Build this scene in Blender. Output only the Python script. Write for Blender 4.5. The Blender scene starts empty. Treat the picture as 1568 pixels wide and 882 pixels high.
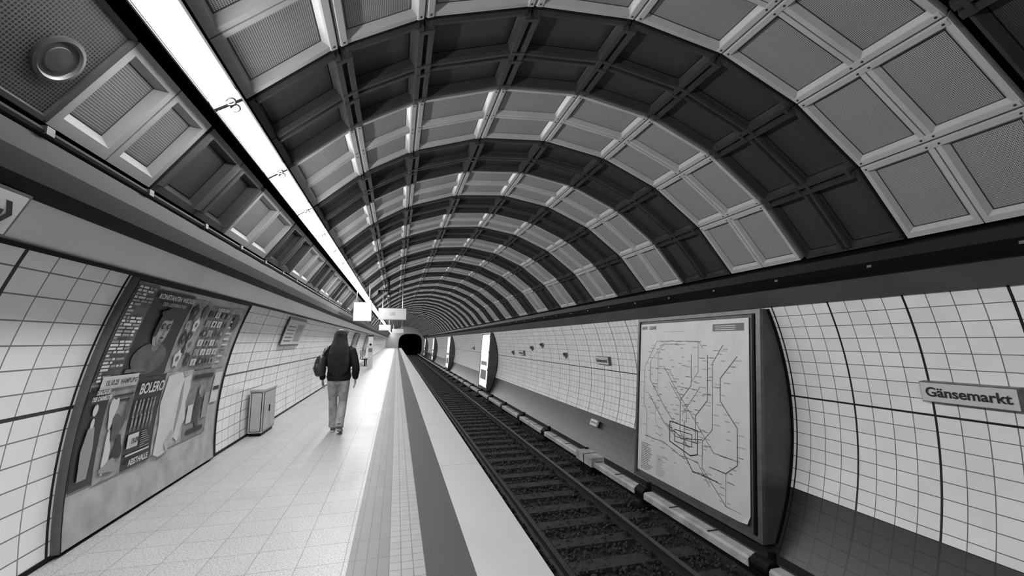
import bpy, math, random
from mathutils import Vector, Matrix
random.seed(7)
scene=bpy.context.scene
try:
    scene.view_settings.view_transform='Standard'
    scene.view_settings.look='None'
except Exception: pass

CX,CZ,R=1.97,0.40,4.24
YS,YE=-5.86,94.46
BW=1.32
EDGE=1.03
def P(r,deg,y):
    a=math.radians(deg); return Vector((CX+r*math.cos(a),y,CZ+r*math.sin(a)))
def phiR(z,r=R): return math.degrees(math.asin((z-CZ)/r))
def phiL(z,r=R): return 180-phiR(z,r)

# ---------------- materials ----------------
def newmat(name):
    m=bpy.data.materials.new(name); m.use_nodes=True
    nt=m.node_tree; b=nt.nodes['Principled BSDF']; return m,nt,b
def g(v): return (v,v,v,1)
def mat(name,c,rough=.5,metal=0,noise=0,nscale=8,bump=0,spec=.5):
    m,nt,b=newmat(name)
    b.inputs['Base Color'].default_value=g(c); b.inputs['Roughness'].default_value=rough
    b.inputs['Metallic'].default_value=metal
    b.inputs['Specular IOR Level'].default_value=spec
    if noise or bump:
        tc=nt.nodes.new('ShaderNodeTexCoord'); n=nt.nodes.new('ShaderNodeTexNoise')
        n.inputs['Scale'].default_value=nscale; n.inputs['Detail'].default_value=6
        nt.links.new(tc.outputs['Object'],n.inputs['Vector'])
        if noise:
            r=nt.nodes.new('ShaderNodeValToRGB'); r.color_ramp.elements[0].position=.3; r.color_ramp.elements[1].position=.7
            r.color_ramp.elements[0].color=g(c*(1-noise)); r.color_ramp.elements[1].color=g(min(1,c*(1+noise)))
            nt.links.new(n.outputs['Fac'],r.inputs['Fac']); nt.links.new(r.outputs['Color'],b.inputs['Base Color'])
        if bump:
            bp=nt.nodes.new('ShaderNodeBump'); bp.inputs['Strength'].default_value=bump; bp.inputs['Distance'].default_value=.01
            nt.links.new(n.outputs['Fac'],bp.inputs['Height']); nt.links.new(bp.outputs['Normal'],b.inputs['Normal'])
    return m
def emat(name,c,s):
    m,nt,b=newmat(name); b.inputs['Base Color'].default_value=g(c)
    b.inputs['Emission Color'].default_value=g(1); b.inputs['Emission Strength'].default_value=s
    return m
def tilemat(name,c,tw,th,seg,rowh,grout=.12,rough=.22,var=.08,mort=.007,segm=.014,voff=0,segc=.02,bump=.35,yo=0):
    m,nt,b=newmat(name); L=nt.links
    uv=nt.nodes.new('ShaderNodeUVMap'); mp=nt.nodes.new('ShaderNodeMapping')
    mp.inputs['Location'].default_value=(yo,voff,0)
    L.new(uv.outputs['UV'],mp.inputs['Vector'])
    def brick(w,h,ms,c1,c2,mc):
        k=nt.nodes.new('ShaderNodeTexBrick'); k.offset=0; k.squash=1
        k.inputs['Scale'].default_value=1; k.inputs['Brick Width'].default_value=w; k.inputs['Row Height'].default_value=h
        k.inputs['Mortar Size'].default_value=ms; k.inputs['Mortar Smooth'].default_value=.15; k.inputs['Bias'].default_value=0
        k.inputs['Color1'].default_value=g(c1); k.inputs['Color2'].default_value=g(c2); k.inputs['Mortar'].default_value=g(mc)
        L.new(mp.outputs['Vector'],k.inputs['Vector']); return k
    k1=brick(tw,th,mort,c*(1-var),c,grout)
    nz=nt.nodes.new('ShaderNodeTexNoise'); nz.inputs['Scale'].default_value=2.2; nz.inputs['Detail'].default_value=4
    L.new(mp.outputs['Vector'],nz.inputs['Vector'])
    mr=nt.nodes.new('ShaderNodeMapRange'); mr.inputs['To Min'].default_value=.88; mr.inputs['To Max'].default_value=1.08
    L.new(nz.outputs['Fac'],mr.inputs['Value'])
    mu=nt.nodes.new('ShaderNodeVectorMath'); mu.operation='SCALE'
    L.new(k1.outputs['Color'],mu.inputs[0]); L.new(mr.outputs['Result'],mu.inputs['Scale'])
    col=mu.outputs[0]; 
    inv=nt.nodes.new('ShaderNodeMath'); inv.operation='SUBTRACT'; inv.inputs[0].default_value=1; L.new(k1.outputs['Fac'],inv.inputs[1])
    if seg:
        k2=brick(seg,rowh,segm,1,1,0)
        mx=nt.nodes.new('ShaderNodeMix'); mx.data_type='RGBA'
        L.new(k2.outputs['Fac'],mx.inputs['Factor']); L.new(col,mx.inputs[6]); mx.inputs[7].default_value=g(segc)
        col=mx.outputs[2]
    L.new(col,b.inputs['Base Color']); b.inputs['Roughness'].default_value=rough
    n2=nt.nodes.new('ShaderNodeTexNoise'); n2.inputs['Scale'].default_value=9; n2.inputs['Detail'].default_value=1
    L.new(mp.outputs['Vector'],n2.inputs['Vector'])
    ad=nt.nodes.new('ShaderNodeMath'); ad.operation='MULTIPLY_ADD'; ad.inputs[1].default_value=.5
    L.new(n2.outputs['Fac'],ad.inputs[0]); L.new(inv.outputs[0],ad.inputs[2])
    bp=nt.nodes.new('ShaderNodeBump'); bp.inputs['Strength'].default_value=bump; bp.inputs['Distance'].default_value=.006
    L.new(ad.outputs[0],bp.inputs['Height']); L.new(bp.outputs['Normal'],b.inputs['Normal'])
    return m
def perf(name,c,hole,scale=62,rough=.4,metal=.0,th=.33):
    m,nt,b=newmat(name); L=nt.links
    uv=nt.nodes.new('ShaderNodeUVMap'); v=nt.nodes.new('ShaderNodeTexVoronoi'); v.voronoi_dimensions='2D'
    v.inputs['Scale'].default_value=scale; v.inputs['Randomness'].default_value=0
    L.new(uv.outputs['UV'],v.inputs['Vector'])
    r=nt.nodes.new('ShaderNodeValToRGB'); r.color_ramp.elements[0].position=th; r.color_ramp.elements[1].position=th+.06
    r.color_ramp.elements[0].color=g(hole); r.color_ramp.elements[1].color=g(c)
    L.new(v.outputs['Distance'],r.inputs['Fac'])
    L.new(r.outputs['Color'],b.inputs['Base Color']); b.inputs['Roughness'].default_value=rough; b.inputs['Metallic'].default_value=metal
    return m

M_wf=mat('vault_white_enamel',.42,.28,noise=.06,nscale=3)
M_wp=perf('perforated_light_panel',.40,.04)
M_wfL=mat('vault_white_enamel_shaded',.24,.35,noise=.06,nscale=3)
M_wpL=perf('perforated_light_panel_shaded',.22,.03)  # left-row copies of the white frame and panel, shade put into the colour
M_df=mat('vault_dark_enamel',.038,.3,noise=.15,nscale=3)
M_dp=perf('perforated_dark_panel',.060,.008)
M_black=mat('black_paint',.005,.5,spec=.12)
M_blk2=mat('matte_black_void',.004,.9,spec=.1)
M_screw=mat('screw_dark',.03,.4)
M_tileR=tilemat('white_wall_tile_right',.84,.2325,.186,.93,1.488,yo=.02,grout=.16,mort=.0055)
M_tileD=tilemat('dark_wall_tile',.028,.2325,.186,.93,50,grout=.009,segc=.004,yo=.02,rough=.35)
M_tileL=tilemat('white_wall_tile_left',.88,.2325,.150,.93,1.05,yo=-.09,grout=.2,mort=.005)
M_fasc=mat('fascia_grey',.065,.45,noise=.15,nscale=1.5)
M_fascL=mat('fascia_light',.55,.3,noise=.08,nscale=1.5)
M_light=emat('fluorescent_diffuser',1,58)
M_sign=emat('sign_lightbox_face',.9,.7)
M_white=mat('white_plate',.55,.4)
M_steel=mat('brushed_steel',.35,.35,.7,noise=.15,nscale=14)
M_frame=mat('grey_metal_frame',.12,.4,.3,noise=.2,nscale=6)
M_side=mat('housing_side',.07,.5,0,noise=.25,nscale=3)
M_paper=mat('paper_white',.58,.45,noise=.05,nscale=3)
M_ink=mat('ink_black',.015,.5)
M_inkg=mat('ink_grey',.12,.5)
M_inkl=mat('ink_lightgrey',.28,.5)

# ---------------- mesh builder ----------------
class MB:
    def __init__(s): s.v=[];s.f=[];s.m=[];s.uv=[];s.mats=[]
    def mi(s,m):
        if m not in s.mats: s.mats.append(m)
        return s.mats.index(m)
    def poly(s,pts,m,uv=None):
        i=len(s.v); s.v+= [tuple(p) for p in pts]; s.f.append(tuple(range(i,i+len(pts)))); s.m.append(s.mi(m))
        s.uv.append(uv or [(0,0)]*len(pts))
    def box(s,o,ax,ay,az,hx,hy,hz,m):
        o=Vector(o); c={}
        for i in(-1,1):
            for j in(-1,1):
                for k in(-1,1): c[i,j,k]=o+ax*hx*i+ay*hy*j+az*hz*k
        for q in [((-1,-1,-1),(-1,1,-1),(1,1,-1),(1,-1,-1)),((-1,-1,1),(1,-1,1),(1,1,1),(-1,1,1)),
                  ((-1,-1,-1),(1,-1,-1),(1,-1,1),(-1,-1,1)),((1,-1,-1),(1,1,-1),(1,1,1),(1,-1,1)),
                  ((1,1,-1),(-1,1,-1),(-1,1,1),(1,1,1)),((-1,1,-1),(-1,-1,-1),(-1,-1,1),(-1,1,1))]:
            s.poly([c[t] for t in q],m)
    def taper(s,o,ax,ay,az,hx,hy,h,m,k=.6):
        lo=[o+ax*hx*i+ay*hy*j for i,j in((-1,-1),(1,-1),(1,1),(-1,1))]
        hi=[o+ax*hx*k*i+ay*(hy-hx*(1-k))*j+az*h for i,j in((-1,-1),(1,-1),(1,1),(-1,1))]
        s.poly(hi,m)
        for i in range(4): j=(i+1)%4; s.poly([lo[i],lo[j],hi[j],hi[i]],m)
    def abox(s,x0,x1,y0,y1,z0,z1,m):
        s.box(((x0+x1)/2,(y0+y1)/2,(z0+z1)/2),X_,Y_,Z_,abs(x1-x0)/2,abs(y1-y0)/2,abs(z1-z0)/2,m)
    def cyl(s,a,b,r,m,n=12,r2=None,cap=True):
        a=Vector(a);b=Vector(b); d=(b-a).normalized(); u=d.orthogonal().normalized(); w=d.cross(u); r2=r if r2 is None else r2
        A=[a+(u*math.cos(t)+w*math.sin(t))*r for t in [2*math.pi*i/n for i in range(n)]]
        B=[b+(u*math.cos(t)+w*math.sin(t))*r2 for t in [2*math.pi*i/n for i in range(n)]]
        for i in range(n): s.poly([A[i],A[(i+1)%n],B[(i+1)%n],B[i]],m)
        if cap: s.poly(A[::-1],m); s.poly(B,m)
    def extr(s,pts,y0,y1,m,closed=True,ms=None,caps=True):
        n=len(pts); k=n if closed else n-1; acc=0
        for i in range(k):
            a=pts[i];b=pts[(i+1)%n]; l=math.hypot(b[0]-a[0],b[1]-a[1])
            s.poly([(a[0],y0,a[1]),(b[0],y0,b[1]),(b[0],y1,b[1]),(a[0],y1,a[1])],ms[i] if ms else m,[(y0,acc),(y0,acc+l),(y1,acc+l),(y1,acc)]); acc+=l
        if closed and caps:
            s.poly([(p[0],y0,p[1]) for p in pts],m); s.poly([(p[0],y1,p[1]) for p in pts][::-1],m)
    def obj(s,name,parent=None,smooth=False,merge=False):
        me=bpy.data.meshes.new(name); me.from_pydata(s.v,[],s.f)
        for m in s.mats: me.materials.append(m)
        me.polygons.foreach_set('material_index',s.m)
        ul=me.uv_layers.new(name='UVMap'); flat=[c for f in s.uv for u in f for c in u]; ul.data.foreach_set('uv',flat)
        if smooth: me.polygons.foreach_set('use_smooth',[True]*len(s.f))
        me.update()
        o=bpy.data.objects.new(name,me); scene.collection.objects.link(o)
        if merge:
            import bmesh
            bm=bmesh.new(); bm.from_mesh(me); bmesh.ops.remove_doubles(bm,verts=bm.verts,dist=1e-4); bmesh.ops.recalc_face_normals(bm,faces=bm.faces); bm.to_mesh(me); bm.free()
        if parent: o.parent=parent
        return o
X_=Vector((1,0,0));Y_=Vector((0,1,0));Z_=Vector((0,0,1))
def empty(name,loc=(0,0,0)):
    e=bpy.data.objects.new(name,None); e.location=loc; e.empty_display_size=.2; scene.collection.objects.link(e); return e
def text(name,body,o,ex,ey,size,m,parent,off=0,align='CENTER',sx=1):
    c=bpy.data.curves.new(name,'FONT'); c.body=body; c.size=size; c.align_x=align; c.align_y='CENTER'; c.offset=off; c.materials.append(m)
    ob=bpy.data.objects.new(name,c); n=ex.cross(ey)
    M=Matrix((ex*sx,ey,n)).transposed().to_4x4(); M.translation=Vector(o); ob.matrix_world=M
    scene.collection.objects.link(ob); ob.parent=parent; return ob

# ---------------- shell ----------------
b=MB()
N=48
for i in range(N):
    a0=25+ (155-25)*i/N; a1=25+(155-25)*(i+1)/N
    b.poly([P(R+.16,a0,YS-.1),P(R+.16,a1,YS-.1),P(R+.16,a1,YE+.1),P(R+.16,a0,YE+.1)],M_blk2)
b.obj('ceiling')
def arcwall(name,p0,p1,m,n,v0):
    b=MB()
    for i in range(n):
        a0=p0+(p1-p0)*i/n;a1=p0+(p1-p0)*(i+1)/n
        s0=math.radians(a0-v0)*R; s1=math.radians(a1-v0)*R
        if p0>90: s0,s1=-s0,-s1
        b.poly([P(R,a0,YS),P(R,a1,YS),P(R,a1,YE),P(R,a0,YE)],m,[(YS,s0),(YS,s1),(YE,s1),(YE,s0)])
    return b.obj(name,merge=True,smooth=True)
arcwall('wall_left',phiL(-.05),phiL(2.03),M_tileL,16,phiL(1.03))
pw=phiR(-.77); vj=phiR(.62)
b=MB()
def strip(p0,p1,n,m,v0):
    for i in range(n):
        a0=p0+(p1-p0)*i/n;a1=p0+(p1-p0)*(i+1)/n
        s0=math.radians(a0-v0)*R; s1=math.radians(a1-v0)*R
        b.poly([P(R,a0,YS),P(R,a1,YS),P(R,a1,YE),P(R,a0,YE)],m,[(YS,s0),(YS,s1),(YE,s1),(YE,s0)])
strip(phiR(-1.75),pw,8,M_tileD,pw); strip(pw,phiR(2.08),18,M_tileR,vj)
b.obj('wall_right',merge=True,smooth=True)

def polar(pts): return [(CX+r*math.cos(math.radians(a)),CZ+r*math.sin(math.radians(a))) for r,a in pts]
b=MB()
aR0,aR1,aR2=phiR(2.07),phiR(2.36),31.6
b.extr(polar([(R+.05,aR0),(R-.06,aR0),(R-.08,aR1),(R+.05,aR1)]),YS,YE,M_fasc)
b.obj('trim_1')
b=MB()
b.extr(polar([(R+.1,aR1),(R-.13,aR1),(R-.16,aR1+1.2),(R-.16,aR1+2.6),(R-.1,aR2),(R+.1,aR2)]),YS,YE,M_black)
for i in range(76):
    y=YS+.4+i*1.32
    b.box(P(R-.16,aR1+1.9,y),Vector((math.cos(math.radians(28)),0,math.sin(math.radians(28)))),Y_,Z_,.012,.025,.015,M_screw)
b.obj('trim_2')
b=MB()
aL0,aL1,aL2=phiL(2.02),phiL(2.24),149.9
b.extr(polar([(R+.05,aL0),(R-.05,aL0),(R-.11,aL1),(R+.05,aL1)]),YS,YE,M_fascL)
b.extr(polar([(R-.02,aL0+.25),(R-.07,aL0+.25),(R-.07,aL0-.1),(R-.02,aL0-.1)]),YS,YE,M_black)
b.obj('trim_3')
b=MB()
b.extr(polar([(R+.1,aL1),(R-.15,aL1),(R-.17,aL1-1.2),(R-.13,aL1-2.6),(R-.04,aL2),(R+.1,aL2)]),YS,YE,M_black)
pa=P(R-.05,aL2+.2,0); b.cyl((pa.x,YS,pa.z),(pa.x,YE,pa.z),.022,M_black,8)
for i in range(114):
    y=YS+.4+i*.66*1.33
    b.box(P(R-.05,aL2+.1,y),X_,Y_,Z_,.025,.025,.02,M_screw)
b.obj('trim_4')

# ---------------- vault coffers ----------------
nodes=[32,45.5,59.5,73.5,87.5,101.5,115.5,126,137.2]
LC=(141.3,149.6)
cells=[(nodes[i],nodes[i+1]) for i in range(8)]+[LC]
bl=MB(); bd=MB()
def frame_of(p0,p1):
    a=P(R,p0,0);c=P(R,p1,0); t=(c-a); w=t.length; t.normalize()
    mid=(a+c)/2; n=Vector((CX,0,CZ))-mid; n.y=0; n=(n-t*n.dot(t)).normalized()
    return mid,t,n,w
def cell(b,p0,p1,y0,y1,dark,mp=None,mf=None):
    mid,t,n,w=frame_of(p0,p1)
    gp=.006; mt=.065 if not dark else .055; my=.045 if not dark else .035; sl=.035 if not dark else .03; d=.05 if not dark else .07
    mf=mf or (M_df if dark else M_wf); mp=mp or (M_dp if dark else M_wp)
    h=w/2-gp; ya=y0+gp; yb=y1-gp
    def rect(ins_t,ins_y,dep): 
        return [mid+t*s*(h-ins_t)+n*dep+Y_*yy for s,yy in ((-1,ya+ins_y),(1,ya+ins_y),(1,yb-ins_y),(-1,yb-ins_y))]
    r=[rect(0,0,-.08),rect(0,0,0),rect(mt,my,0),rect(mt+sl,my+sl,-d)]
    for k in range(3):
        for i in range(4):
            j=(i+1)%4; b.poly([r[k][i],r[k][j],r[k+1][j],r[k+1][i]],mf)
    uu=(h-mt-sl)
    r4=rect(mt+sl+.010,my+sl+.010,-d)
    for i in range(4):
        j=(i+1)%4; b.poly([r[3][i],r[3][j],r4[j],r4[i]],M_screw if not dark else M_black)
    b.poly(r4,mp,[(-uu,ya),(uu,ya),(uu,yb),(-uu,yb)])
nb=int(round((YE-YS)/BW))
for k in range(nb):
    y0=YS+k*BW; dark=((k-7)%2==0); b=bd if dark else bl
    ym=y0+BW/2
    for ci,(p0,p1) in enumerate(cells):
        mid,t,n,w=frame_of(p0,p1)
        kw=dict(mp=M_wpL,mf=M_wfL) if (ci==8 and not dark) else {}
        if ci==8 and k==6:
            cell(bl,p0,p1,2.47,2.92,False,**kw); cell(bl,p0,p1,2.92,3.38,False,**kw); continue
        if ci==8 and k==5:
            cell(bd,p0,p1,y0+.02,1.30,True); continue
        if dark:
            cell(b,p0,p1,y0+.03,ym,dark); cell(b,p0,p1,ym,y0+BW-.08,dark)
        else:
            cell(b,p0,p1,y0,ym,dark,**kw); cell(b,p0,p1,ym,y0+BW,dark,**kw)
        mm=M_df
        if dark:
            for s in(-1,1):
                b.taper(mid+Y_*(ym+s*.04),Y_,t,n,.03,w/2-.05,.035,mm,.55)
            for yy in (y0+.055,y0+BW-.105): b.taper(mid+Y_*yy,Y_,t,n,.025,w/2-.05,.03,mm,.5)
    for p in nodes[1:-1]:
        o=P(R+.015 if p>100 else R+.02,p,0); n=(Vector((CX,0,CZ))-o).normalized(); t=n.cross(Y_)
        mm=M_df if dark else M_wf
        if dark:
            for s in(-1,1): b.taper(o+t*s*.05+Y_*ym,t,Y_,n,.04,BW/2-.05,.075,mm,.6)
            for yy in (y0+.10,y0+BW-.14,ym-.07,ym+.07):
                b.box(o+n*.05+Y_*yy,t,Y_,n,.075,.02,.030,mm)
        else:
            for s in(-1,1): b.taper(o+t*s*.045+Y_*ym,t,Y_,n,.038,BW/2-.005,.035,mm,.7)
            if y0<16:
                for yy in (ym-.05,ym+.05,y0+.05,y0+BW-.05):
                    for s in(-1,1):
                        q=o+t*s*.045+Y_*yy+n*.034; b.cyl(q,q+n*.004,.011,M_screw,8)
vl=empty('vaulted_ceiling_cladding')
bl.obj('light_coffer_panels',vl); bd.obj('dark_coffer_panels',vl)

# loudspeaker in left panel
mid,t,n,w=frame_of(*LC)
b=MB(); yc=2.26; o=mid+Y_*yc
b.poly([o+t*s*(w/2-.02)+n*.002+Y_*q for s,q in((-1,-.92),(1,-.92),(1,.19),(-1,.19))],M_dp,[(-.3,-.8),(.3,-.8),(.3,.31),(-.3,.31)])
for s in(-1,1): b.taper(o+t*s*(w/2-.02)+Y_*(-.365),t,Y_,n,.02,.55,.015,M_df,.6)
for q in(-.90,.18): b.taper(o+Y_*q,Y_,t,n,.02,w/2-.01,.015,M_df,.6)
rings=[(.112,.0),(.112,.014),(.096,.018),(.088,.008),(.086,.004),(.060,.004),(.058,.010),(.0,.012)]
ms=[M_df,M_wpL,M_frame,M_df,M_df,M_frame,M_screw]
oo=o+t*.03
for k in range(len(rings)-1):
    for i in range(40):
        a0=2*math.pi*i/40;a1=2*math.pi*(i+1)/40
        f=lambda r,a,h:oo+(t*math.cos(a)+Y_*math.sin(a))*r+n*(h+.003)
        (r0,h0),(r1,h1)=rings[k],rings[k+1]
        pts=[f(r0,a0,h0),f(r0,a1,h0),f(r1,a1,h1),f(r1,a0,h1)] if r1>0 else [f(r0,a0,h0),f(r0,a1,h0),f(0,0,h1)]
        b.poly(pts,ms[k])
b.obj('ceiling_loudspeaker')

# ---------------- fluorescent strip ----------------
pl=139.25; o=P(R-.13,pl,0); n0=(Vector((CX,0,CZ))-o).normalized(); n=(n0+Vector((0,0,-.50))).normalized(); t=n.cross(Y_)
lt=empty('fluorescent_light_strip')
b=MB(); bh=MB(); bc=MB()
y=3.0-1.2*7
pr=[(-.085,-.015)]+[(-.085*math.cos(math.radians(a)),.0+.062*math.sin(math.radians(a))) for a in (0,25,55,90,125,155,180)]+[(.085,-.015)]
while y<YE-1.3:
    for i in range(len(pr)-1):
        a,c=pr[i],pr[i+1]
        b.poly([o+t*a[0]+n*a[1]+Y_*(y+.018),o+t*c[0]+n*c[1]+Y_*(y+.018),o+t*c[0]+n*c[1]+Y_*(y+1.182),o+t*a[0]+n*a[1]+Y_*(y+1.182)],M_light)
    bh.box(o+Y_*y+n*.015,t,Y_,n,.090,.018,.048,M_frame)
    if y<40:
        for s in(-1,1):
            c0=o+Y_*(y+s*.042)+n*.072+t*.015
            pts=[c0+(t*math.cos(a)*.036+Y_*math.sin(a)*.034)+n*.006*math.sin(a*2) for a in [math.radians(-120+24*i) for i in range(11)]]
            for i in range(10): bc.cyl(pts[i],pts[i+1],.007,M_frame,6)
    y+=1.2
bh.box(o+n*-.04+Y_*((YS+YE)/2),t,Y_,n,.10,(YE-YS)/2-.02,.025,M_black)
bh.box(o-t*.097+n*-.02+Y_*((YS+YE)/2),t,Y_,n,.004,(YE-YS)/2-.02,.035,M_black)  # lip added on the left to block strip light from the lower panel row
bh.box(o+n0*-.09+Y_*((YS+YE)/2),t,Y_,n,.06,(YE-YS)/2-.02,.05,M_black)
b.obj('diffuser',lt); bh.obj('housing',lt); bc.obj('hooks',lt,smooth=True)

# ---------------- platform ----------------
def floormat():
    m=tilemat('terrazzo_floor_tile',.44,.30,.30,0,0,grout=.25,rough=.26,var=.06,mort=.0035,bump=.05)
    nt=m.node_tree;b=nt.nodes['Principled BSDF'];L=nt.links
    src=b.inputs['Base Color'].links[0].from_socket
    tc=nt.nodes.new('ShaderNodeTexCoord'); v=nt.nodes.new('ShaderNodeTexNoise'); v.inputs['Scale'].default_value=90; v.inputs['Detail'].default_value=3
    L.new(tc.outputs['Object'],v.inputs['Vector'])
    r=nt.nodes.new('ShaderNodeValToRGB'); r.color_ramp.elements[0].position=.38;r.color_ramp.elements[1].position=.56
    r.color_ramp.elements[0].color=g(.62); r.color_ramp.elements[1].color=g(1)
    L.new(v.outputs['Fac'],r.inputs['Fac'])
    mx=nt.nodes.new('ShaderNodeMix'); mx.data_type='RGBA'; mx.blend_type='MULTIPLY'; mx.inputs['Factor'].default_value=1
    L.new(src,mx.inputs[6]);L.new(r.outputs['Color'],mx.inputs[7]);L.new(mx.outputs[2],b.inputs['Base Color'])
    n2=nt.nodes.new('ShaderNodeTexNoise'); n2.inputs['Scale'].default_value=1.7; n2.inputs['Detail'].default_value=5
    L.new(tc.outputs['Object'],n2.inputs['Vector'])
    mr=nt.nodes.new('ShaderNodeMapRange'); mr.inputs['To Min'].default_value=.34; mr.inputs['To Max'].default_value=.52
    L.new(n2.outputs['Fac'],mr.inputs['Value']); L.new(mr.outputs['Result'],b.inputs['Roughness'])
    b.inputs['Specular IOR Level'].default_value=.3
    return m
M_floor=floormat()
M_s1=tilemat('grey_ribbed_tile',.20,.30,.075,0,0,grout=.13,rough=.5,mort=.003)
M_s2=tilemat('light_small_tile',.32,.10,.0785,0,0,grout=.14,rough=.5,mort=.003)
for m_ in (M_s1,M_s2): m_.node_tree.nodes['Principled BSDF'].inputs['Specular IOR Level'].default_value=.25
M_s3=mat('dark_grit_strip',.055,.75,noise=.35,nscale=150)
M_s4=tilemat('white_edge_slab',.44,2.7,5,0,0,grout=.18,rough=.5,var=.03,mort=.006,bump=.1)
b=MB()
xs=[(-2.32,-.27,M_floor),(-.27,0,M_s1),(0,.235,M_s2),(.235,.55,M_s3),(.55,EDGE+.0,M_s4)]
for x0,x1,m in xs:
    b.poly([(x0,YS,0),(x1,YS,0),(x1,YE,0),(x0,YE,0)],m,[(YS,x0),(YS,x1),(YE,x1),(YE,x0)])
b.poly([(EDGE,YS,0),(EDGE,YS,-.12),(EDGE,YE,-.12),(EDGE,YE,0)],M_s4)
b.poly([(EDGE,YS,-.12),(EDGE-.25,YS,-.12),(EDGE-.25,YE,-.12),(EDGE,YE,-.12)],M_black)
b.poly([(EDGE-.25,YS,-.12),(EDGE-.25,YS,-1.7),(EDGE-.25,YE,-1.7),(EDGE-.25,YE,-.12)],M_black)
b.obj('floor')
b=MB(); b.abox(-2.30,-2.245,YS,YE,0,.035,M_black); b.obj('baseboard_left')

# ---------------- track ----------------
M_bal=mat('ballast_dark',.008,.9,noise=.6,nscale=25,bump=.8)
M_st=mat('ballast_stone',.016,.8,noise=.6,nscale=12)
M_sl=mat('sleeper_timber',.018,.7,noise=.4,nscale=9,bump=.4)
M_rail=mat('rail_rusty_side',.016,.6,.3,noise=.3,nscale=20)
M_rtop=mat('rail_polished_head',.10,.4,1)
b=MB()
ya_,yb_=YS+.05,YE-.05
b.poly([(EDGE-.24,ya_,-1.56),(4.5,ya_,-1.56),(4.5,yb_,-1.56),(EDGE-.24,yb_,-1.56)],M_bal)
b.poly([(4.5,ya_,-1.56),(4.7,ya_,-1.70),(4.7,yb_,-1.70),(4.5,yb_,-1.56)],M_bal)
b.poly([(4.7,ya_,-1.70),(5.66,ya_,-1.70),(5.66,yb_,-1.70),(4.7,yb_,-1.70)],mat('trackside_concrete',.012,.8,noise=.3,nscale=5))
b.obj('track_bed')
b=MB()
XL,XR=2.18,3.66
for i in range(12000):
    x=random.uniform(.85,4.55);y=2.2+20*random.random()**1.4; s=random.uniform(.02,.045)
    c=Vector((x,y,-1.53+random.uniform(0,.03)))
    ax=Matrix.Rotation(random.uniform(0,6.28),3,Vector((random.random(),random.random(),random.random()+.1)).normalized())
    pts=[c+ax@Vector(v)*s*random.uniform(.7,1.2) for v in ((1,0,0),(-1,0,0),(0,1,0),(0,-1,0),(0,0,.8),(0,0,-.8))]
    for f in ((0,2,4),(2,1,4),(1,3,4),(3,0,4),(2,0,5),(1,2,5),(3,1,5),(0,3,5)): b.poly([pts[j] for j in f],M_st)
b.obj('ballast_stones')
tr=empty('railway_track')
for nm,x in(('rail_near',XL),('rail_far',XR)):
    b=MB()
    prof=[(-.07,0),(.07,0),(.07,.012),(.012,.03),(.009,.11),(.035,.125),(.035,.15),(.028,.158),(-.028,.158),(-.035,.15),(-.035,.125),(-.009,.11),(-.012,.03),(-.07,.012)]
    ms=[M_rail]*14; ms[7]=M_rtop
    b.extr([(x+p[0],-1.508+p[1]) for p in prof],YS,YE,M_rail,ms=ms)
    b.obj(nm,tr)
b=MB(); y=YS+.3
while y<YE:
    b.abox(1.55,4.25,y-.13,y+.13,-1.555,-1.500,M_sl)
    for x in(XL,XR):
        b.abox(x-.16,x+.16,y-.075,y+.075,-1.515,-1.495,M_rail)
        for s in(-1,1):
            b.abox(x+s*.10-.03,x+s*.10+.03,y-.04,y+.04,-1.50,-1.465,M_rail)
            b.cyl((x+s*.1,y,-1.47),(x+s*.1,y,-1.43),.016,M_rail,8)
    y+=.66
b.obj('sleepers',tr)
th=empty('third_rail')
M_cov=mat('third_rail_cover',.34,.5,noise=.3,nscale=4)
XT,ZT=4.5,-1.24
b=MB();bb=MB(); y=4.64-2.7*3
while y<YE-3:
    b.extr([(XT-.10,ZT-.10),(XT-.10,ZT-.01),(XT-.07,ZT+.02),(XT+.07,ZT+.02),(XT+.10,ZT-.01),(XT+.10,ZT-.10),(XT+.085,ZT-.10),(XT+.085,ZT),(XT-.085,ZT),(XT-.085,ZT-.10)],y+.16,y+2.7-.16,M_cov)
    bb.abox(XT-.05,XT+.12,y-.05,y+.05,-1.555,ZT+.0,M_black)
    bb.cyl((XT,y-.13,ZT-.03),(XT,y+.13,ZT-.03),.10,M_black,14)
    bb.cyl((XT+.12,y,ZT-.1),(XT+.12,y,ZT+.13),.05,M_black,10)
    bb.abox(XT-.2,XT+.2,y-.13,y+.13,-1.555,-1.48,M_black)
    for q in(.9,1.8): bb.box((XT,y+q,ZT+.024),X_,Y_,Z_,.09,.012,.004,M_black)
    y+=2.7
b.obj('cover_boards',th); bb.obj('brackets',th)
b=MB(); b.abox(XT-.035,XT+.035,YS+.1,YE-1,ZT-.14,ZT-.04,M_rail); b.obj('conductor_bar',th)
b=MB()
for k,(x,z) in enumerate(((5.0,-1.55),(5.1,-1.60),(5.25,-1.62))): b.cyl((x,YS+.1,z),(x,YE-.1,z),.035-.005*k,M_screw,8)
b.obj('trackside_cables')
b=MB(); b.abox(XT-.16,XT+.16,9.2,10.05,ZT-.1,ZT+.10,M_cov); b.abox(XT-.13,XT+.13,9.3,9.95,-1.555,ZT-.1,M_black); b.abox(XT-.165,XT+.165,9.6,9.63,ZT-.1,ZT+.105,M_black); b.obj('junction_box',th)

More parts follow.
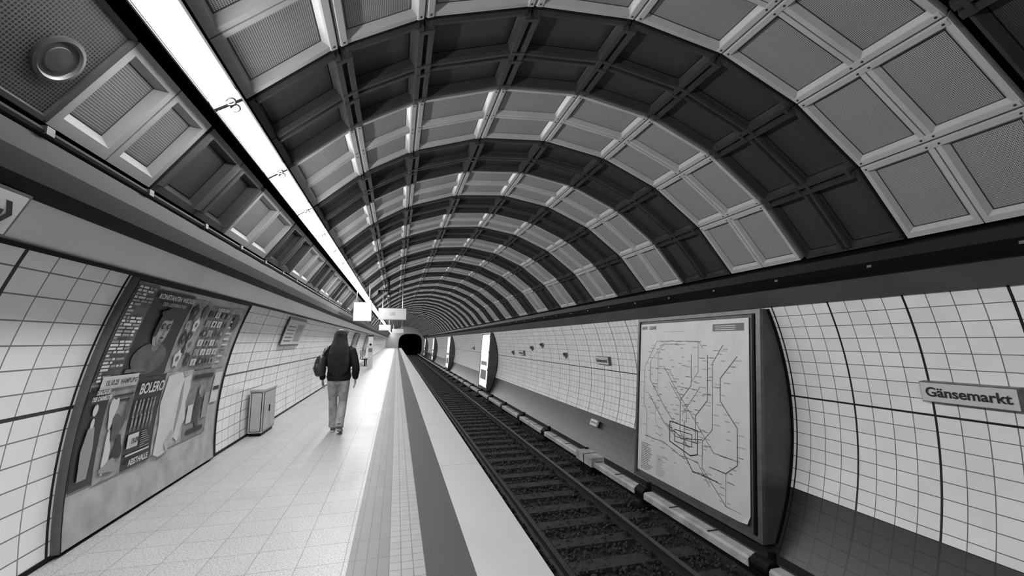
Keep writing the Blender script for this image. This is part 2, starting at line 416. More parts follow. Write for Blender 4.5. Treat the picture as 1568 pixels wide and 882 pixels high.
# ---------------- map / ad housings ----------------
pT=Vector((5.78,0,2.02)); pB=Vector((5.52,0,-1.58))
ev=(pT-pB).normalized(); HL=(pT-pB).length; eu=Vector((0,-1,0)); en=eu.cross(ev)
def housing(name,yn,yf,ad=False):
    root=empty(name); b=MB(); W=yf-yn
    def F(u,v,d=0): return Vector((pB.x,yf,pB.z))+eu*u+ev*v+en*d
    arc=[P(R-.005,phiR(pB.z)+(phiR(pT.z)-phiR(pB.z))*i/16,0) for i in range(17)]
    for yy in(yn,yf):
        b.poly([Vector((pB.x,yy,pB.z))]+[Vector((p.x,yy,p.z)) for p in arc]+[Vector((pT.x,yy,pT.z))],M_side)
    b.poly([F(0,0),F(W,0),Vector((arc[0].x,yn,pB.z)),Vector((arc[0].x,yf,pB.z))],M_side)
    b.poly([F(0,HL),F(W,HL),Vector((arc[-1].x,yn,pT.z)),Vector((arc[-1].x,yf,pT.z))],M_side)
    for i in range(16):
        a,c=arc[i],arc[i+1]
        b.box(Vector(((a.x+c.x)/2-.01,yn-.01,(a.z+c.z)/2)),(c-a).normalized(),Y_,(c-a).normalized().cross(Y_),(c-a).length/2,.015,.02,M_black)
    b.poly([F(0,0),F(W,0),F(W,HL),F(0,HL)],M_side)
    def bar(u0,u1,v0,v1,d,m): b.box(F((u0+u1)/2,(v0+v1)/2,d/2),eu,ev,en,(u1-u0)/2,(v1-v0)/2,d/2,m)
    fw=.07
    bar(0,fw,0,HL,.05,M_frame); bar(W-.09,W,0,HL,.06,M_frame); bar(fw,W-.09,0,fw,.05,M_frame); bar(fw,W-.09,HL-fw,HL,.05,M_frame)
    bar(W-.20,W-.15,0.03,HL-.03,.03,M_black)
    for v in (.25,1.2,2.3,3.3): bar(W-.12,W-.10,v,v+.12,.075,M_black)
    b.obj('case',root)
    return root,F,W
root,F,W=housing('network_map_display',5.64,9.30)
u0,u1,v0,v1=.10,W-.27,.14,HL-.13
def Sh(u,v,d=0): return F(u0+(u1-u0)*u,v0+(v1-v0)*v,.02+d)
b=MB()
b.poly([Sh(0,0),Sh(.93,0),Sh(.95,.03),Sh(1,.05),Sh(1,1),Sh(0,1)],M_paper)
b.poly([Sh(.93,0,.001),Sh(.99,.01,.03),Sh(1,.05,.001),Sh(.95,.03,.001)],M_paper)
b.obj('map_sheet',root)
ml=MB()
def line(pts,w,m,d=.003,st=True):
    for i in range(len(pts)-1):
        a=Vector((pts[i][0]*(u1-u0),pts[i][1]*(v1-v0)));c=Vector((pts[i+1][0]*(u1-u0),pts[i+1][1]*(v1-v0)))
        dd=(c-a).normalized(); L_=(c-a).length; pp=Vector((-dd.y,dd.x))*w/2; a2=a-dd*w*.4; c2=c+dd*w*.4
        ml.poly([F(u0+k.x,v0+k.y,.02+d) for k in [a2-pp,c2-pp,c2+pp,a2+pp]],m)
        if not st: continue
        k=.12
        while k<L_-.05:
            q=a+dd*k; s=w*.8
            ml.poly([F(u0+x,v0+y,.02+d+.002) for x,y in((q.x-s,q.y-s*.45),(q.x+s,q.y-s*.45),(q.x+s,q.y+s*.45),(q.x-s,q.y+s*.45))],M_ink if random.random()<.5 else M_inkg)
            sd=random.choice((-1,1)); ln=random.uniform(.06,.17); xx=q.x+sd*.03; y2=q.y+random.uniform(-.015,.015)
            ml.poly([F(u0+x,v0+y,.02+d) for x,y in((xx,y2-.007),(xx+sd*ln,y2-.007),(xx+sd*ln,y2+.007),(xx,y2+.007))][::sd],M_inkl if random.random()<.6 else M_inkg)
            k+=random.uniform(.12,.2)
def rect(x0,y0,x1,y1,m,d=.002):
    ml.poly([Sh(x0,y0,d),Sh(x1,y0,d),Sh(x1,y1,d),Sh(x0,y1,d)],m)
K=M_ink;G=M_inkg;Lg=M_inkl
line([(.10,.22),(.10,.40),(.06,.45),(.06,.70),(.20,.88),(.62,.88),(.66,.84)],.014,Lg)
line([(.13,.74),(.26,.86),(.50,.86)],.010,Lg)
line([(.13,.74),(.13,.62),(.30,.46),(.40,.38)],.016,G)
line([(.28,.72),(.44,.56),(.62,.40),(.75,.28),(.93,.28)],.020,Lg)
line([(.12,.52),(.30,.36),(.42,.30),(.62,.30)],.016,G)
line([(.08,.24),(.30,.24),(.46,.20),(.62,.20),(.72,.10)],.020,Lg)
line([(.56,.80),(.56,.62),(.46,.52),(.46,.34),(.54,.26)],.016,G)
line([(.70,.80),(.70,.55),(.60,.45),(.60,.30)],.018,G)
line([(.82,.86),(.74,.76),(.74,.40),(.66,.32),(.66,.18),(.84,.04)],.014,G)
line([(.92,.80),(.80,.68),(.80,.56),(.92,.44),(.92,.26),(.84,.20),(.72,.20)],.018,G)
line([(.36,.38),(.36,.26),(.56,.22),(.62,.24),(.62,.37),(.40,.38),(.36,.38)],.022,K,st=False)
line([(.41,.34),(.57,.34),(.57,.27),(.41,.27),(.41,.34)],.016,K,st=False)
line([(.32,.36),(.48,.30),(.66,.33)],.018,G)
line([(.50,.40),(.50,.22),(.58,.14),(.78,.14)],.018,K)
line([(.44,.60),(.62,.60)],.012,Lg); line([(.30,.88),(.22,.80),(.22,.55)],.012,Lg)
line([(.35,.62),(.52,.46),(.52,.40)],.016,Lg); line([(.64,.62),(.48,.44)],.016,Lg)
line([(.84,.20),(.84,.04),(.94,.04)],.012,Lg)
line([(.20,.70),(.34,.70),(.42,.62)],.012,Lg); line([(.62,.88),(.62,.70),(.56,.64)],.012,Lg); line([(.26,.30),(.20,.36),(.20,.48)],.012,Lg)
for i in range(70):
    x=random.uniform(.06,.88);yy=random.uniform(.12,.88); w=random.uniform(.02,.05)
    rect(x,yy,x+w,yy+.005,Lg)
for i in range(16):
    rect(.04,.02+i*.011,.04+random.uniform(.08,.14),.024+i*.011,G); rect(.22,.02+i*.008,.22+random.uniform(.05,.1),.023+i*.008,Lg)
rect(.74,.935,.97,.975,G)
for i in range(3): rect(.76,.942+i*.01,.76+.15,.945+i*.01,M_paper,.004)
rect(.28,.94,.5,.943,Lg)
ml.obj('map_linework',root)
text('title_text','HVV   USAR',F(u0+.34,v1-.10,.03),eu,ev,.11,M_inkg,root,off=.003)
for yn in (26.4,47.0,67.6,88.2):
    root,F,W=housing('advertising_display',yn,yn+2.8)
    b=MB(); b.poly([F(.1,.14,.02),F(W-.2,.14,.02),F(W-.2,HL-.13,.02),F(.1,HL-.13,.02)],M_sign); b.obj('poster_face',root)
    b=MB(); b.poly([F(.4,1.5,.03),F(W-.6,1.5,.03),F(W-.6,1.75,.03),F(.4,1.75,.03)],M_inkl); b.poly([F(.4,.6,.03),F(W-.6,.6,.03),F(W-.6,1.2,.03),F(.4,1.2,.03)],M_inkl); b.obj('poster_print',root)

# ---------------- station name signs ----------------
def wall_frame(side,z,r=R):
    ph=phiR(z,r) if side=='R' else phiL(z,r)
    o=P(r,ph,0); n=(Vector((CX,0,CZ))-o).normalized(); ex=Vector((0,-1,0)) if side=='R' else Vector((0,1,0)); ey=n.cross(ex)
    return o,ex,ey,n
for yc in (3.32,12.0,20.8,35.0):
    root=empty('station_name_sign'); o,ex,ey,n=wall_frame('R',.915)
    b=MB(); c=o+Y_*yc+n*.05
    b.box(c,ex,ey,n,.425,.118,.045,M_frame); b.box(c+n*.045,ex,ey,n,.415,.108,.010,M_white)
    b.obj('plate',root)
    text('lettering','Gänsemarkt',c+n*.062,ex,ey,.150,M_ink,root,off=.0035)
for yc,z in ((17.5,1.35),(19.0,1.2),(22.5,.9),(15.0,1.0)):
    o,ex,ey,n=wall_frame('R',z); b=MB(); c=o+Y_*yc+n*.05
    b.box(c,ex,ey,n,.10,.07,.05,M_frame); b.box(c+n*.05+ey*.02,ex,ey,n,.07,.03,.02,M_black); b.box(c-ey*.1,ex,ey,n,.02,.05,.02,M_frame)
    b.obj('wall_junction_box')
b=MB(); o,ex,ey,n=wall_frame('R',-1.0); c=o+Y_*12.2+n*.09; b.box(c,ex,ey,n,.22,.09,.03,M_white); b.box(c+n*.03,ex,ey,n,.18,.02,.004,M_inkg); b.box(c-n*.04,ex,ey,n,.05,.05,.04,M_black); b.obj('track_number_plate')

# ---------------- poster wall on left ----------------
def wq(b,y0,y1,z0,z1,r,m,n=6):
    for i in range(n):
        a=z0+(z1-z0)*i/n;c=z0+(z1-z0)*(i+1)/n
        b.poly([P(r,phiL(a),y0),P(r,phiL(a),y1),P(r,phiL(c),y1),P(r,phiL(c),y0)],m)
M_board=mat('board_grey',.38,.5,noise=.22,nscale=5,bump=.3)
def board(name,y0,y1,z0=.03,z1=2.0):
    root=empty(name); b=MB()
    wq(b,y0,y1,z0,z1,R-.045,M_board,12)
    for yy in(y0,y1):
        for i in range(12):
            a=z0+(z1-z0)*i/12;c=z0+(z1-z0)*(i+1)/12
            b.poly([P(R,phiL(a),yy),P(R,phiL(c),yy),P(R-.06,phiL(c),yy),P(R-.06,phiL(a),yy)],M_frame if yy==y0 else M_black)
    wq(b,y0-.006,y0+.006,z0,z1,R-.06,M_black,12); wq(b,y1-.025,y1+.01,z0,z1,R-.06,M_black,12); wq(b,y0,y1,z1-.02,z1,R-.06,M_black,1)
    b.obj('backing_board',root,smooth=False); return root
M_pg=[mat('poster_tone_%d'%i,c,.35,noise=.4,nscale=ns) for i,(c,ns) in enumerate([(.016,6),(.08,9),(.17,12),(.26,10),(.36,9)])]
root=board('poster_wall',3.84,6.45)
rp=R-.052
b=MB()
def pos(y0,y1,z0,z1,m,k=0): wq(b,y0,y1,z0,z1,rp-.003*k,m,6)
pos(3.87,4.17,1.2,1.97,M_pg[1]); pos(4.17,4.85,1.2,1.95,M_pg[0]); pos(4.86,5.30,1.2,1.93,M_pg[3]); pos(5.30,5.95,1.2,1.90,M_pg[2]); pos(5.95,6.33,1.18,1.92,M_pg[3])
pos(3.87,4.12,.42,1.16,M_pg[0],1); pos(4.12,4.46,.40,1.19,M_pg[3],1); pos(4.46,4.90,.40,1.19,M_pg[0],1); pos(4.92,5.50,.42,1.2,M_pg[4],1); pos(5.5,6.1,.42,1.18,M_pg[2],1)
def pr(y0,y1,z0,z1,m,k=3): wq(b,y0,y1,z0,z1,rp-.003*k,m,3)
z=1.95
while z>1.22:
    y=3.885
    while y<4.12:
        w_=random.uniform(.03,.10); pr(y,min(4.15,y+w_),z-.017,z,M_paper if random.random()<.6 else M_inkl); y+=w_+.015
        if random.random()<.25: break
    z-=.027
def blob(yc,zc,ry,rz,m,k,n=22,f=lambda a:1):
    pts=[]
    for i in range(n):
        a=2*math.pi*i/n; pts.append(P(rp-.003*k,phiL(zc+rz*math.sin(a)*f(a)),yc+ry*math.cos(a)*f(a)))
    b.poly(pts,m)
blob(4.50,1.36,.27,.14,M_pg[1],2); blob(4.52,1.50,.07,.08,M_pg[2],2.5)
blob(4.52,1.63,.12,.165,M_pg[3],3,26,lambda a:1+.05*math.sin(2*a)); blob(4.54,1.61,.085,.13,M_inkl,4); blob(4.51,1.755,.13,.055,M_pg[0],5,20,lambda a:1+.15*math.sin(5*a)); blob(4.42,1.66,.03,.11,M_pg[0],5)
for s in(-.045,.045):
    blob(4.54+s,1.65,.036,.028,M_ink,6); blob(4.54+s,1.65,.024,.018,M_inkg,7)
blob(4.545,1.595,.012,.03,M_inkg,6,8); blob(4.54,1.545,.035,.009,M_ink,6); blob(4.54,1.505,.03,.012,M_inkg,6)
pr(4.2,4.5,1.25,1.28,M_inkg); pr(3.95,4.42,1.14,1.24,M_paper,4)
for i in range(4):
    for j in range(6):
        y=5.33+i*.155; zz=1.25+j*.105
        pr(y,y+.12,zz,zz+.07,random.choice([M_paper,M_pg[0],M_pg[1],M_paper,M_inkl])); blob(y+.06,zz+.035,.025,.025,random.choice([M_ink,M_inkl,M_pg[3]]),4,10)
for (yc,zc,r_,m) in ((4.97,1.8,.07,M_ink),(5.12,1.68,.06,M_paper),(4.96,1.55,.06,M_pg[0]),(5.16,1.48,.08,M_inkl),(5.0,1.34,.07,M_paper),(5.2,1.82,.06,M_pg[1]),(5.08,1.56,.05,M_ink),(5.22,1.32,.06,M_pg[0]),(4.94,1.68,.04,M_inkl),(5.08,1.43,.04,M_ink)): blob(yc,zc,r_,r_*1.2,m,3,12,lambda a:1+.2*math.sin(5*a)); blob(yc,zc,r_*.4,r_*.4,M_inkg,4,10)
for j in range(9): pr(6.0,6.0+random.uniform(.1,.28),1.25+j*.07,1.27+j*.07,random.choice([M_paper,M_inkg]))
blob(6.15,1.75,.1,.1,M_pg[0],4)
blob(3.98,.99,.028,.045,M_paper,4); blob(3.985,.88,.02,.05,M_paper,4); b.poly([P(rp-.012,phiL(zz),yy) for yy,zz in((3.95,.86),(4.02,.86),(4.05,.70),(4.03,.48),(3.93,.48),(3.92,.70))],M_inkl)
for i,(y_,z_,a_,bb_,m_) in enumerate(((4.2,.95,.05,.12,M_paper),(4.3,.82,.08,.10,M_pg[1]),(4.22,.62,.04,.16,M_paper),(4.36,.62,.06,.10,M_pg[0]),(4.28,.50,.1,.05,M_inkl),(4.4,.95,.03,.1,M_pg[1]))): blob(y_,z_,a_,bb_,m_,4+i*.3,20,lambda a:1+.25*math.sin(3*a+i))
pr(4.16,4.43,1.06,1.075,M_ink); pr(4.18,4.4,1.02,1.035,M_ink); 
for i in range(12):
    y_=4.50+.06*(i%6)+.02*random.random(); z_=.93-.13*(i//6)
    blob(y_,z_+.05,.012,.015,M_inkl,4,8); blob(y_,z_,.014,.04,M_inkl,4,8); blob(y_-.01,z_-.05,.006,.035,M_inkl,4,6); blob(y_+.012,z_-.05,.006,.035,M_inkg,4,6)
pr(4.5,4.66,.58,.70,M_paper,4); pr(4.5,4.86,.515,.53,M_paper,4)
for j in range(8): pr(4.70,4.70+random.uniform(.06,.16),.55+j*.02,.558+j*.02,M_inkl,4)
b.poly([P(rp-.012,phiL(zz),yy) for yy,zz in((4.96,1.17),(5.22,1.19),(5.30,1.12),(5.44,1.15),(5.50,1.0),(5.46,.85),(5.52,.66),(5.45,.60),(5.40,.45),(5.30,.52),(5.18,.40),(5.05,.38),(4.95,.42),(4.98,.7),(4.93,.9))],M_paper)
b.poly([P(rp-.02,phiL(zz),yy) for yy,zz in((5.30,1.12),(5.36,.85),(5.30,.55),(5.26,.8))],M_inkl)
b.poly([P(rp-.02,phiL(zz),yy) for yy,zz in((5.18,.40),(5.30,.52),(5.24,.62),(5.10,.5))],M_pg[4])
blob(5.8,.72,.10,.2,M_pg[0],3,20,lambda a:1+.25*math.sin(4*a)); blob(5.8,.95,.05,.06,M_inkl,4); pr(5.55,6.05,1.08,1.13,M_ink,4); pr(5.6,6.0,.47,.52,M_ink,4); pr(5.55,5.68,.6,.8,M_paper,4); pr(5.93,6.05,.6,.9,M_inkl,4)
pr(6.13,6.35,.75,1.12,M_paper,2); pr(6.15,6.33,.9,.95,M_ink,3)
b.obj('posters',root)
def wt(nm,s,y,z,size,m,sx=1,off=.002):
    ph=phiL(z); o=P(rp-.025,ph,y); n=(Vector((CX,0,CZ))-P(R,ph,0)).normalized(); ex=Vector((0,1,0)); ey=n.cross(ex)
    text(nm,s,o,ex,ey,size,m,root,off=off,sx=sx)
wt('headline_1','BOLERO',4.68,1.09,.13,M_paper,.8,.003); wt('headline_2','KONSTANTIN WECKER',4.5,1.90,.06,M_paper,1,.002); wt('headline_8','DER LIEDERMACHER',4.5,1.84,.045,M_inkl,1,.001)
wt('headline_3','15.10.25  HAMBURG',4.18,1.19,.055,M_ink,.85,.002); wt('headline_4','DIALOGUES\nDES CARMELITES',3.995,1.10,.045,M_paper,.65,.002)
wt('headline_5','AEISTHALLE',4.68,.455,.07,M_paper,.8,.002); wt('headline_6','19.09',4.58,.64,.06,M_ink,.8,.003); wt('headline_7','BUNTES LAND',5.6,1.87,.05,M_paper,1,.002)
for y0 in (16.5,22.5,31.0):
    root=board('poster_wall',y0,y0+2.6,.4,1.9); b=MB(); 
    for i in range(3):
        wq(b,y0+.08+i*.85,y0+.85+i*.85,.5,1.8,rp,M_pg[(i*2+1)%5]); wq(b,y0+.2+i*.85,y0+.7+i*.85,.9,1.3,rp-.004,M_paper)
    b.obj('posters',root)
root=empty('framed_notice'); b=MB(); wq(b,8.85,10.45,1.40,1.96,R-.03,M_frame); wq(b,8.9,10.4,1.44,1.92,R-.035,M_paper)
for j in range(5): wq(b,9.0,9.6,1.5+j*.07,1.52+j*.07,R-.038,M_inkg,1)
wq(b,9.75,10.3,1.5,1.85,R-.038,M_inkl); b.obj('notice_sheet',root)
root=empty('electrical_cabinet'); b=MB()
x0,x1,y0,y1,z1=-2.22,-2.02,7.75,8.45,.70
M_white2=mat('cabinet_paint',.40,.45,noise=.1,nscale=4)
b.abox(x0,x1,y0,y1,.05,z1,M_white2); b.abox(x0,x1+.015,y0-.015,y1+.015,z1,z1+.03,M_white2); b.abox(x0+.02,x1-.02,y0+.02,y1-.02,0,.05,M_black)
ymid=(y0+y1)/2
for a,c in((y0+.03,ymid-.008),(ymid+.008,y1-.03)): b.abox(x1,x1+.010,a,c,.08,z1-.03,M_white2)
b.abox(x1,x1+.003,ymid-.008,ymid+.008,.08,z1-.03,M_black); b.abox(x1,x1+.003,y0+.015,y0+.03,.08,z1-.03,M_black)
b.abox(x1+.010,x1+.022,ymid-.06,ymid-.035,.35,.45,M_black)
b.abox(x0+.03,x1-.03,y0-.006,y0,.08,z1-.03,M_white2); b.abox(x0+.02,x1-.02,y0-.003,y0,.07,z1-.02,M_black)
b.obj('cabinet_body',root)

root=empty('direction_sign'); b=MB(); o=P(R-.15,phiL(2.15),0); n=(Vector((CX,0,CZ))-o).normalized(); ex=Vector((0,1,0)); ey=n.cross(ex)
c=o+Y_*1.36
b.box(c,ex,ey,n,1.1,.11,.035,M_frame); b.box(c+n*.03,ex,ey,n,1.08,.095,.012,M_white)
def arrow(c,s):
    d=n*.046
    b.poly([c+d+(-ex*.9-ey*.18)*s,c+d+(ex*.3-ey*.18)*s,c+d+(ex*.3+ey*.18)*s,c+d+(-ex*.9+ey*.18)*s],M_ink)
    b.poly([c+d+(ex*.0+ey*.8)*s,c+d+(ex*.45+ey*.8)*s,c+d+(ex*1.0)*s,c+d+(ex*.55)*s],M_ink)
    b.poly([c+d+(ex*.55)*s,c+d+(ex*1.0)*s,c+d+(ex*.45-ey*.8)*s,c+d+(ex*.0-ey*.8)*s],M_ink)
arrow(o+Y_*2.34,.072)
b.obj('panel',root); text('small_text','Jungfernstieg',o+Y_*1.8+n*.047,ex,ey,.08,M_ink,root)

def hang(name,x,y,z,w,h,zt,face,txt=None):
    root=empty(name); b=MB(); b.abox(x-w/2,x+w/2,y-.08,y+.08,z-h/2,z+h/2,M_frame)
    b.abox(x-w/2+.02,x+w/2-.02,y-.09,y-.08,z-h/2+.02,z+h/2-.02,face); b.abox(x-w/2+.02,x+w/2-.02,y+.08,y+.09,z-h/2+.02,z+h/2-.02,face)
    for s in(-1,1): b.cyl((x+s*w*.35,y,z+h/2),(x+s*w*.35,y,zt),.015,M_steel,8)
    b.obj('lightbox',root)
    if txt: text('lettering',txt,(x,y-.095,z),X_,Z_,h*.35,M_inkg,root)
M_sb=emat('bright_sign_face',.9,1.2); M_sb2=emat('display_face',.35,.15)
hang('exit_sign',-1.05,14,2.40,.55,.6,3.3,M_sb)
hang('train_destination_display',-.2,18.6,2.62,1.15,.5,4.0,M_sb2,'U2')
hang('exit_sign',-.9,34,2.5,.9,.45,3.4,M_sb2)
hang('train_destination_display',0.1,50,2.6,1.3,.5,4.1,M_sb2)
root=empty('security_camera'); b=MB(); b.cyl((-.35,17,3.9),(-.35,17,3.25),.03,M_black,10); b.cyl((-.35,16.8,3.2),(-.35,17.15,3.27),.07,M_black,12); b.cyl((-.35,16.74,3.19),(-.35,16.8,3.2),.045,M_steel,12); b.abox(-.75,0.05,16.98,17.02,3.4,3.44,M_black); b.cyl((-.7,17.02,3.4),(-.7,16.8,3.28),.05,M_black,10); b.obj('camera_body',root)
def bench(y):
    root=empty('platform_bench'); b=MB()
    for i in range(4): b.abox(-2.0+i*.11,-1.91+i*.11,y,y+1.8,.43,.46,M_steel)
    for i in range(3): b.abox(-2.06,-2.03,y,y+1.8,.55+i*.12,.64+i*.12,M_steel)
    for yy in(y+.2,y+1.6):
        b.abox(-2.0,-1.6,yy-.03,yy+.03,.38,.43,M_black); b.abox(-1.85,-1.78,yy-.03,yy+.03,0,.4,M_black); b.abox(-2.08,-2.04,yy-.03,yy+.03,.4,.92,M_black)
    b.obj('seat_and_back',root)
bench(20.0); bench(27.0)
root=empty('emergency_call_pillar'); b=MB(); b.abox(-1.5,-1.25,24.8,25.0,.0,1.75,M_white); b.cyl((-1.375,24.79,1.3),(-1.375,24.8,1.3),.06,M_black,16); b.abox(-1.47,-1.28,24.785,24.8,.9,1.1,M_inkg); b.abox(-1.53,-1.22,24.77,25.03,1.75,1.8,M_black); b.obj('pillar_body',root)
root=empty('litter_bin'); b=MB(); b.cyl((-1.75,15.2,.12),(-1.75,15.2,.85),.17,M_steel,20,r2=.2); b.cyl((-1.75,15.2,.85),(-1.75,15.2,.92),.21,M_black,20); b.cyl((-1.75,15.2,0),(-1.75,15.2,.12),.12,M_black,16); b.obj('bin_body',root)

# ---------------- end walls and portal ----------------
def endwall(name,y):
    b=MB(); pc=(2.85,.55); n=64
    for i in range(n):
        q=[]
        for k in(i,i+1):
            a=2*math.pi*k/n; d=(math.cos(a),math.sin(a)); ox,oz=pc[0]-CX,pc[1]-CZ
            pr_=2.45/((abs(d[0])**3.2+abs(d[1])**3.2)**(1/3.2))
            bq=ox*d[0]+oz*d[1]; cc=ox*ox+oz*oz-(R+.2)**2; tt=-bq+math.sqrt(bq*bq-cc)
            q.append(((pc[0]+d[0]*pr_,y,pc[1]+d[1]*pr_),(pc[0]+d[0]*tt,y,pc[1]+d[1]*tt)))
        b.poly([q[0][0],q[0][1],q[1][1],q[1][0]],M_endw)
        y2=y+(30 if y>0 else -30)
        b.poly([q[0][0],q[1][0],(q[1][0][0],y2,q[1][0][2]),(q[0][0][0],y2,q[0][0][2])],M_blk2)
    b.abox(pc[0]-3,pc[0]+3,y2,y2+.1,pc[1]-3,pc[1]+3,M_blk2)
    b.obj(name)
M_endw=mat('end_wall_plaster',.3,.6)
endwall('wall_back',YE); endwall('wall_front',YS)

# ---------------- woman ----------------
Mj=mat('black_jacket_cloth',.007,.8,noise=.3,nscale=30,bump=.4,spec=.25)
Mje=mat('light_denim',.27,.8,noise=.3,nscale=14,bump=.4)
Mh=mat('dark_hair',.010,.34,spec=.45)
nt=Mh.node_tree; w=nt.nodes.new('ShaderNodeTexNoise'); mpn=nt.nodes.new('ShaderNodeMapping'); mpn.inputs['Scale'].default_value=(120,120,3); tc=nt.nodes.new('ShaderNodeTexCoord'); bp=nt.nodes.new('ShaderNodeBump'); bp.inputs['Strength'].default_value=.9; bp.inputs['Distance'].default_value=.01
nt.links.new(tc.outputs['Object'],mpn.inputs[0]); nt.links.new(mpn.outputs[0],w.inputs['Vector']); nt.links.new(w.outputs['Fac'],bp.inputs['Height']); nt.links.new(bp.outputs['Normal'],nt.nodes['Principled BSDF'].inputs['Normal'])
Ms=mat('skin',.34,.5); Msh=mat('sneaker_canvas',.08,.6); Mso=mat('sneaker_sole',.45,.6)
Mbag=mat('bag_nylon',.016,.45,noise=.3,nscale=12,bump=.3)
def loft(b,rings,m,n=20):
    Rs=[]
    for i,(c,rx,ry) in enumerate(rings):
        c=Vector(c); p=Vector(rings[max(0,i-1)][0]); q=Vector(rings[min(len(rings)-1,i+1)][0]); d=(q-p)
        d=d.normalized() if d.length>1e-6 else Z_
        ref=X_ if abs(d.x)<.8 else Y_
        u=(ref-d*ref.dot(d)).normalized(); v=d.cross(u)
        Rs.append([c+u*math.cos(2*math.pi*k/n)*rx+v*math.sin(2*math.pi*k/n)*ry for k in range(n)])
    for i in range(len(Rs)-1):
        for k in range(n): b.poly([Rs[i][k],Rs[i][(k+1)%n],Rs[i+1][(k+1)%n],Rs[i+1][k]],m)
    b.poly(Rs[0][::-1],m); b.poly(Rs[-1],m)
def ellips(b,c,rx,ry,rz,m,n=20,k=12):
    c=Vector(c); 
    loft(b,[(c+Z_*rz*math.sin(math.radians(a)),max(.002,rx*math.cos(math.radians(a))),max(.002,ry*math.cos(math.radians(a)))) for a in [-88+176*i/k for i in range(k+1)]],m,n)
W0=Vector((-.91,7.72,0)); wroot=empty('walking_woman',W0)
def fin(b,name,vox,sm=4):
    o=b.obj(name,wroot,smooth=True,merge=True)
    if vox:
        r=o.modifiers.new('remesh','REMESH'); r.mode='VOXEL'; r.voxel_size=vox; r.use_smooth_shade=True
        s=o.modifiers.new('smooth','SMOOTH'); s.iterations=sm; s.factor=.5
    return o
b=MB()
loft(b,[((0,0,.78),.10,.09),((0,0,.84),.165,.115),((0,0,.93),.17,.12),((0,0,1.0),.15,.11)],Mje)
loft(b,[((-.085,.0,.92),.09,.11),((-.09,.02,.80),.09,.10),((-.088,.06,.65),.078,.085),((-.085,.10,.50),.068,.068),((-.08,.12,.36),.070,.070),((-.075,.135,.20),.066,.062),((-.072,.14,.07),.070,.070)],Mje)
loft(b,[((.085,.0,.92),.09,.11),((.088,.01,.80),.09,.10),((.082,.03,.65),.078,.085),((.075,.04,.50),.068,.068),((.068,-.03,.36),.070,.070),((.06,-.11,.22),.066,.062),((.056,-.165,.11),.070,.068)],Mje)
fin(b,'jeans',.012)
def shoe(hx,hy,hz,tx,ty,tz,nm):
    h=Vector((hx,hy,hz));t_=Vector((tx,ty,tz)); d=t_-h
    b=MB(); loft(b,[(h-d*.04+Z_*.045,.025,.03),(h+d*.08+Z_*.045,.036,.045),(h+d*.3+Z_*.05,.036,.05),(h+d*.55+Z_*.035,.042,.035),(h+d*.8+Z_*.028,.045,.027),(h+d*.97+Z_*.022,.032,.02),(h+d*1.03+Z_*.02,.012,.01)],Msh)
    loft(b,[(h+d*.1+Z_*.05,.038,.04),(h+d*.14+Z_*.12,.038,.042)],Msh)
    fin(b,nm+'_upper',.008,3)
    b=MB(); loft(b,[(h-d*.06+Z_*.012,.025,.012),(h+d*.1+Z_*.012,.038,.014),(h+d*.5+Z_*.012,.04,.014),(h+d*.8+Z_*.012,.047,.013),(h+d*1.02+Z_*.012,.03,.012),(h+d*1.06+Z_*.013,.012,.008)],Mso); fin(b,nm+'_sole',0)
shoe(-.072,.09,.0,-.085,.335,.0,'left_shoe'); shoe(.056,-.20,.075,.062,.02,.0,'right_shoe')
b=MB()
loft(b,[((0,-.005,.84),.175,.125),((0,-.005,.90),.19,.135),((0,-.01,1.0),.18,.13),((0,-.01,1.12),.18,.13),((0,-.015,1.24),.195,.135),((0,-.01,1.33),.20,.125),((0,0,1.39),.16,.10),((0,.01,1.43),.085,.075),((0,.015,1.46),.07,.07)],Mj,28)
for s in(-1,1):
    loft(b,[((s*.13,0,1.385),.06,.065),((s*.185,0,1.345),.068,.072),((s*.225,-.01,1.24),.064,.068),((s*.255,-.03,1.12),.060,.064),((s*.272,-.02,1.02),.056,.058),((s*.262,.015,.93),.050,.052),((s*.255,.04,.87),.044,.047)],Mj)
loft(b,[((0,-.06,1.38),.12,.05),((0,-.10,1.33),.11,.04),((0,-.12,1.26),.08,.03)],Mj)
fin(b,'jacket',.013)
b=MB()
loft(b,[((0,.015,1.38),.05,.05),((0,.02,1.48),.045,.05)],Ms)
loft(b,[((0,.07,1.452),.018,.02),((0,.055,1.47),.042,.05),((0,.035,1.50),.058,.075),((0,.025,1.54),.068,.092),((0,.02,1.58),.074,.098),((0,.015,1.62),.072,.094),((0,.01,1.655),.055,.072),((0,.01,1.672),.02,.03)],Ms,24)
loft(b,[((0,.112,1.575),.008,.006),((0,.122,1.55),.011,.010),((0,.130,1.535),.014,.012),((0,.118,1.527),.010,.006)],Ms)
for s in(-1,1): ellips(b,(s*.076,.015,1.56),.010,.02,.03,Ms,12,8)
fin(b,'head',.006,3)
b=MB()
for s in(-1,1): ellips(b,(s*.03,.108,1.578),.012,.008,.008,M_paper,12,8); ellips(b,(s*.03,.115,1.578),.005,.004,.005,M_ink,10,6)
ellips(b,(0,.117,1.507),.024,.008,.006,M_inkg,12,6); fin(b,'face_details',0)
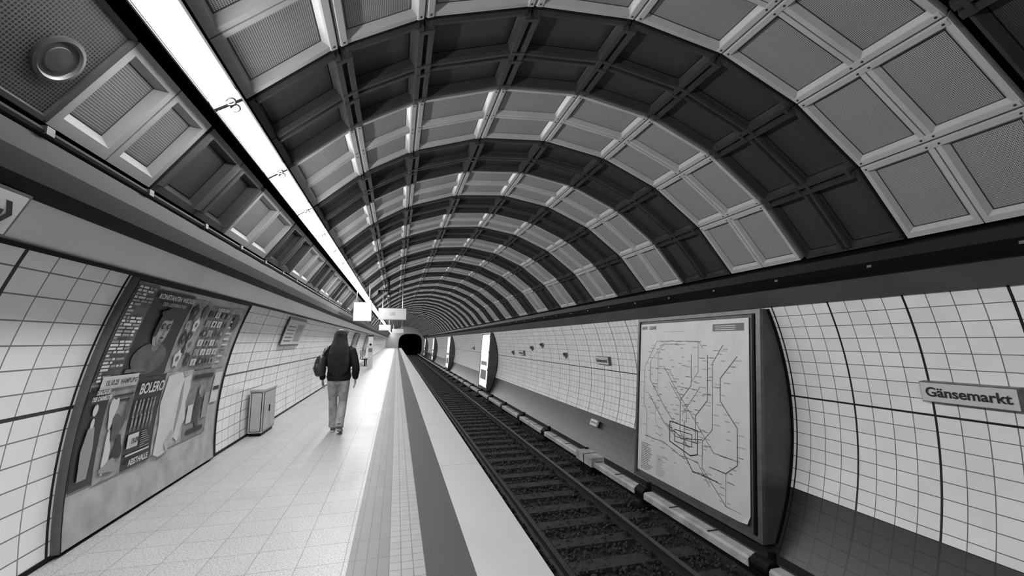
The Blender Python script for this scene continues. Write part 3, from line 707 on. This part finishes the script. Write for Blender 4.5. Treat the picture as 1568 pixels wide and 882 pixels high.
for s,nm in((-1,'left_hand'),(1,'right_hand')):
    b=MB(); wx=s*.255; 
    loft(b,[((wx,.04,.885),.022,.026),((wx,.046,.84),.018,.034),((wx,.052,.80),.017,.040),((wx,.056,.775),.015,.038)],Ms,14)
    for i,(dy,l) in enumerate(((.030,.066),(.010,.076),(-.010,.070),(-.028,.054))):
        y0_=.056+dy; z0_=.785
        loft(b,[((wx,y0_,z0_),.0085,.009),((wx-s*.004,y0_+.002,z0_-l*.45),.0085,.0085),((wx-s*.015,y0_+.004,z0_-l*.75),.008,.008),((wx-s*.028,y0_+.004,z0_-l),.006,.006)],Ms,10)
    loft(b,[((wx,.075,.835),.012,.012),((wx-s*.006,.10,.805),.0105,.0105),((wx-s*.012,.108,.775),.009,.009),((wx-s*.016,.108,.755),.006,.006)],Ms,10)
    fin(b,nm,.0045,2)
b=MB()
loft(b,[((0,-.005,1.695),.02,.03),((0,-.005,1.685),.055,.065),((0,-.008,1.655),.085,.10),((0,-.012,1.60),.100,.108),((0,-.03,1.54),.110,.092),((0,-.055,1.47),.125,.080),((0,-.08,1.40),.145,.074),((0,-.105,1.30),.165,.066),((.0,-.125,1.20),.172,.054),((0,-.135,1.10),.165,.044),((.0,-.135,1.02),.135,.036),((.0,-.13,.95),.09,.024),((.005,-.125,.91),.03,.014)],Mh,32)
for i in range(11):
    x=-.125+.025*i; e=.90+.05*abs(math.sin(i*2.1))+abs(x)*.4
    loft(b,[((x*1.1,-.14,1.30),.022,.02),((x*1.2,-.165,1.14),.020,.017),((x*1.05,-.16,1.02),.015,.013),((x*.9,-.15,e),.004,.004)],Mh,10)
fin(b,'hair',.008,3)
b=MB()
loft(b,[((-.27,-.10,.93),.05,.06),((-.275,-.10,.95),.08,.09),((-.285,-.10,1.04),.095,.10),((-.28,-.10,1.15),.090,.095),((-.265,-.10,1.23),.07,.08),((-.26,-.10,1.26),.04,.05)],Mbag,20)
loft(b,[((-.33,-.17,.99),.03,.03),((-.34,-.175,1.06),.04,.035),((-.33,-.17,1.12),.03,.03)],Mbag,12)
fin(b,'shoulder_bag',.012,3)
b=MB()
pts=[Vector(p) for p in((-.27,-.12,1.23),(-.24,-.13,1.30),(-.19,-.11,1.38),(-.155,-.04,1.435),(-.15,.04,1.42),(-.19,.10,1.33),(-.26,.0,1.2))]
for i in range(len(pts)-1): b.cyl(pts[i],pts[i+1],.014,M_inkg,8)
fin(b,'bag_strap',0)

# ---------------- world & camera ----------------
w=bpy.data.worlds.new('World'); scene.world=w; w.use_nodes=True
w.node_tree.nodes['Background'].inputs[0].default_value=g(.02); w.node_tree.nodes['Background'].inputs[1].default_value=.5
cam=bpy.data.cameras.new('camera'); cam.sensor_width=36; cam.lens=650/1568*36; cam.clip_start=.05; cam.clip_end=300
co=bpy.data.objects.new('camera',cam); co.location=(0,0,1.5); co.rotation_euler=(math.radians(97.1),0,math.radians(-15.1)); scene.collection.objects.link(co); scene.camera=co
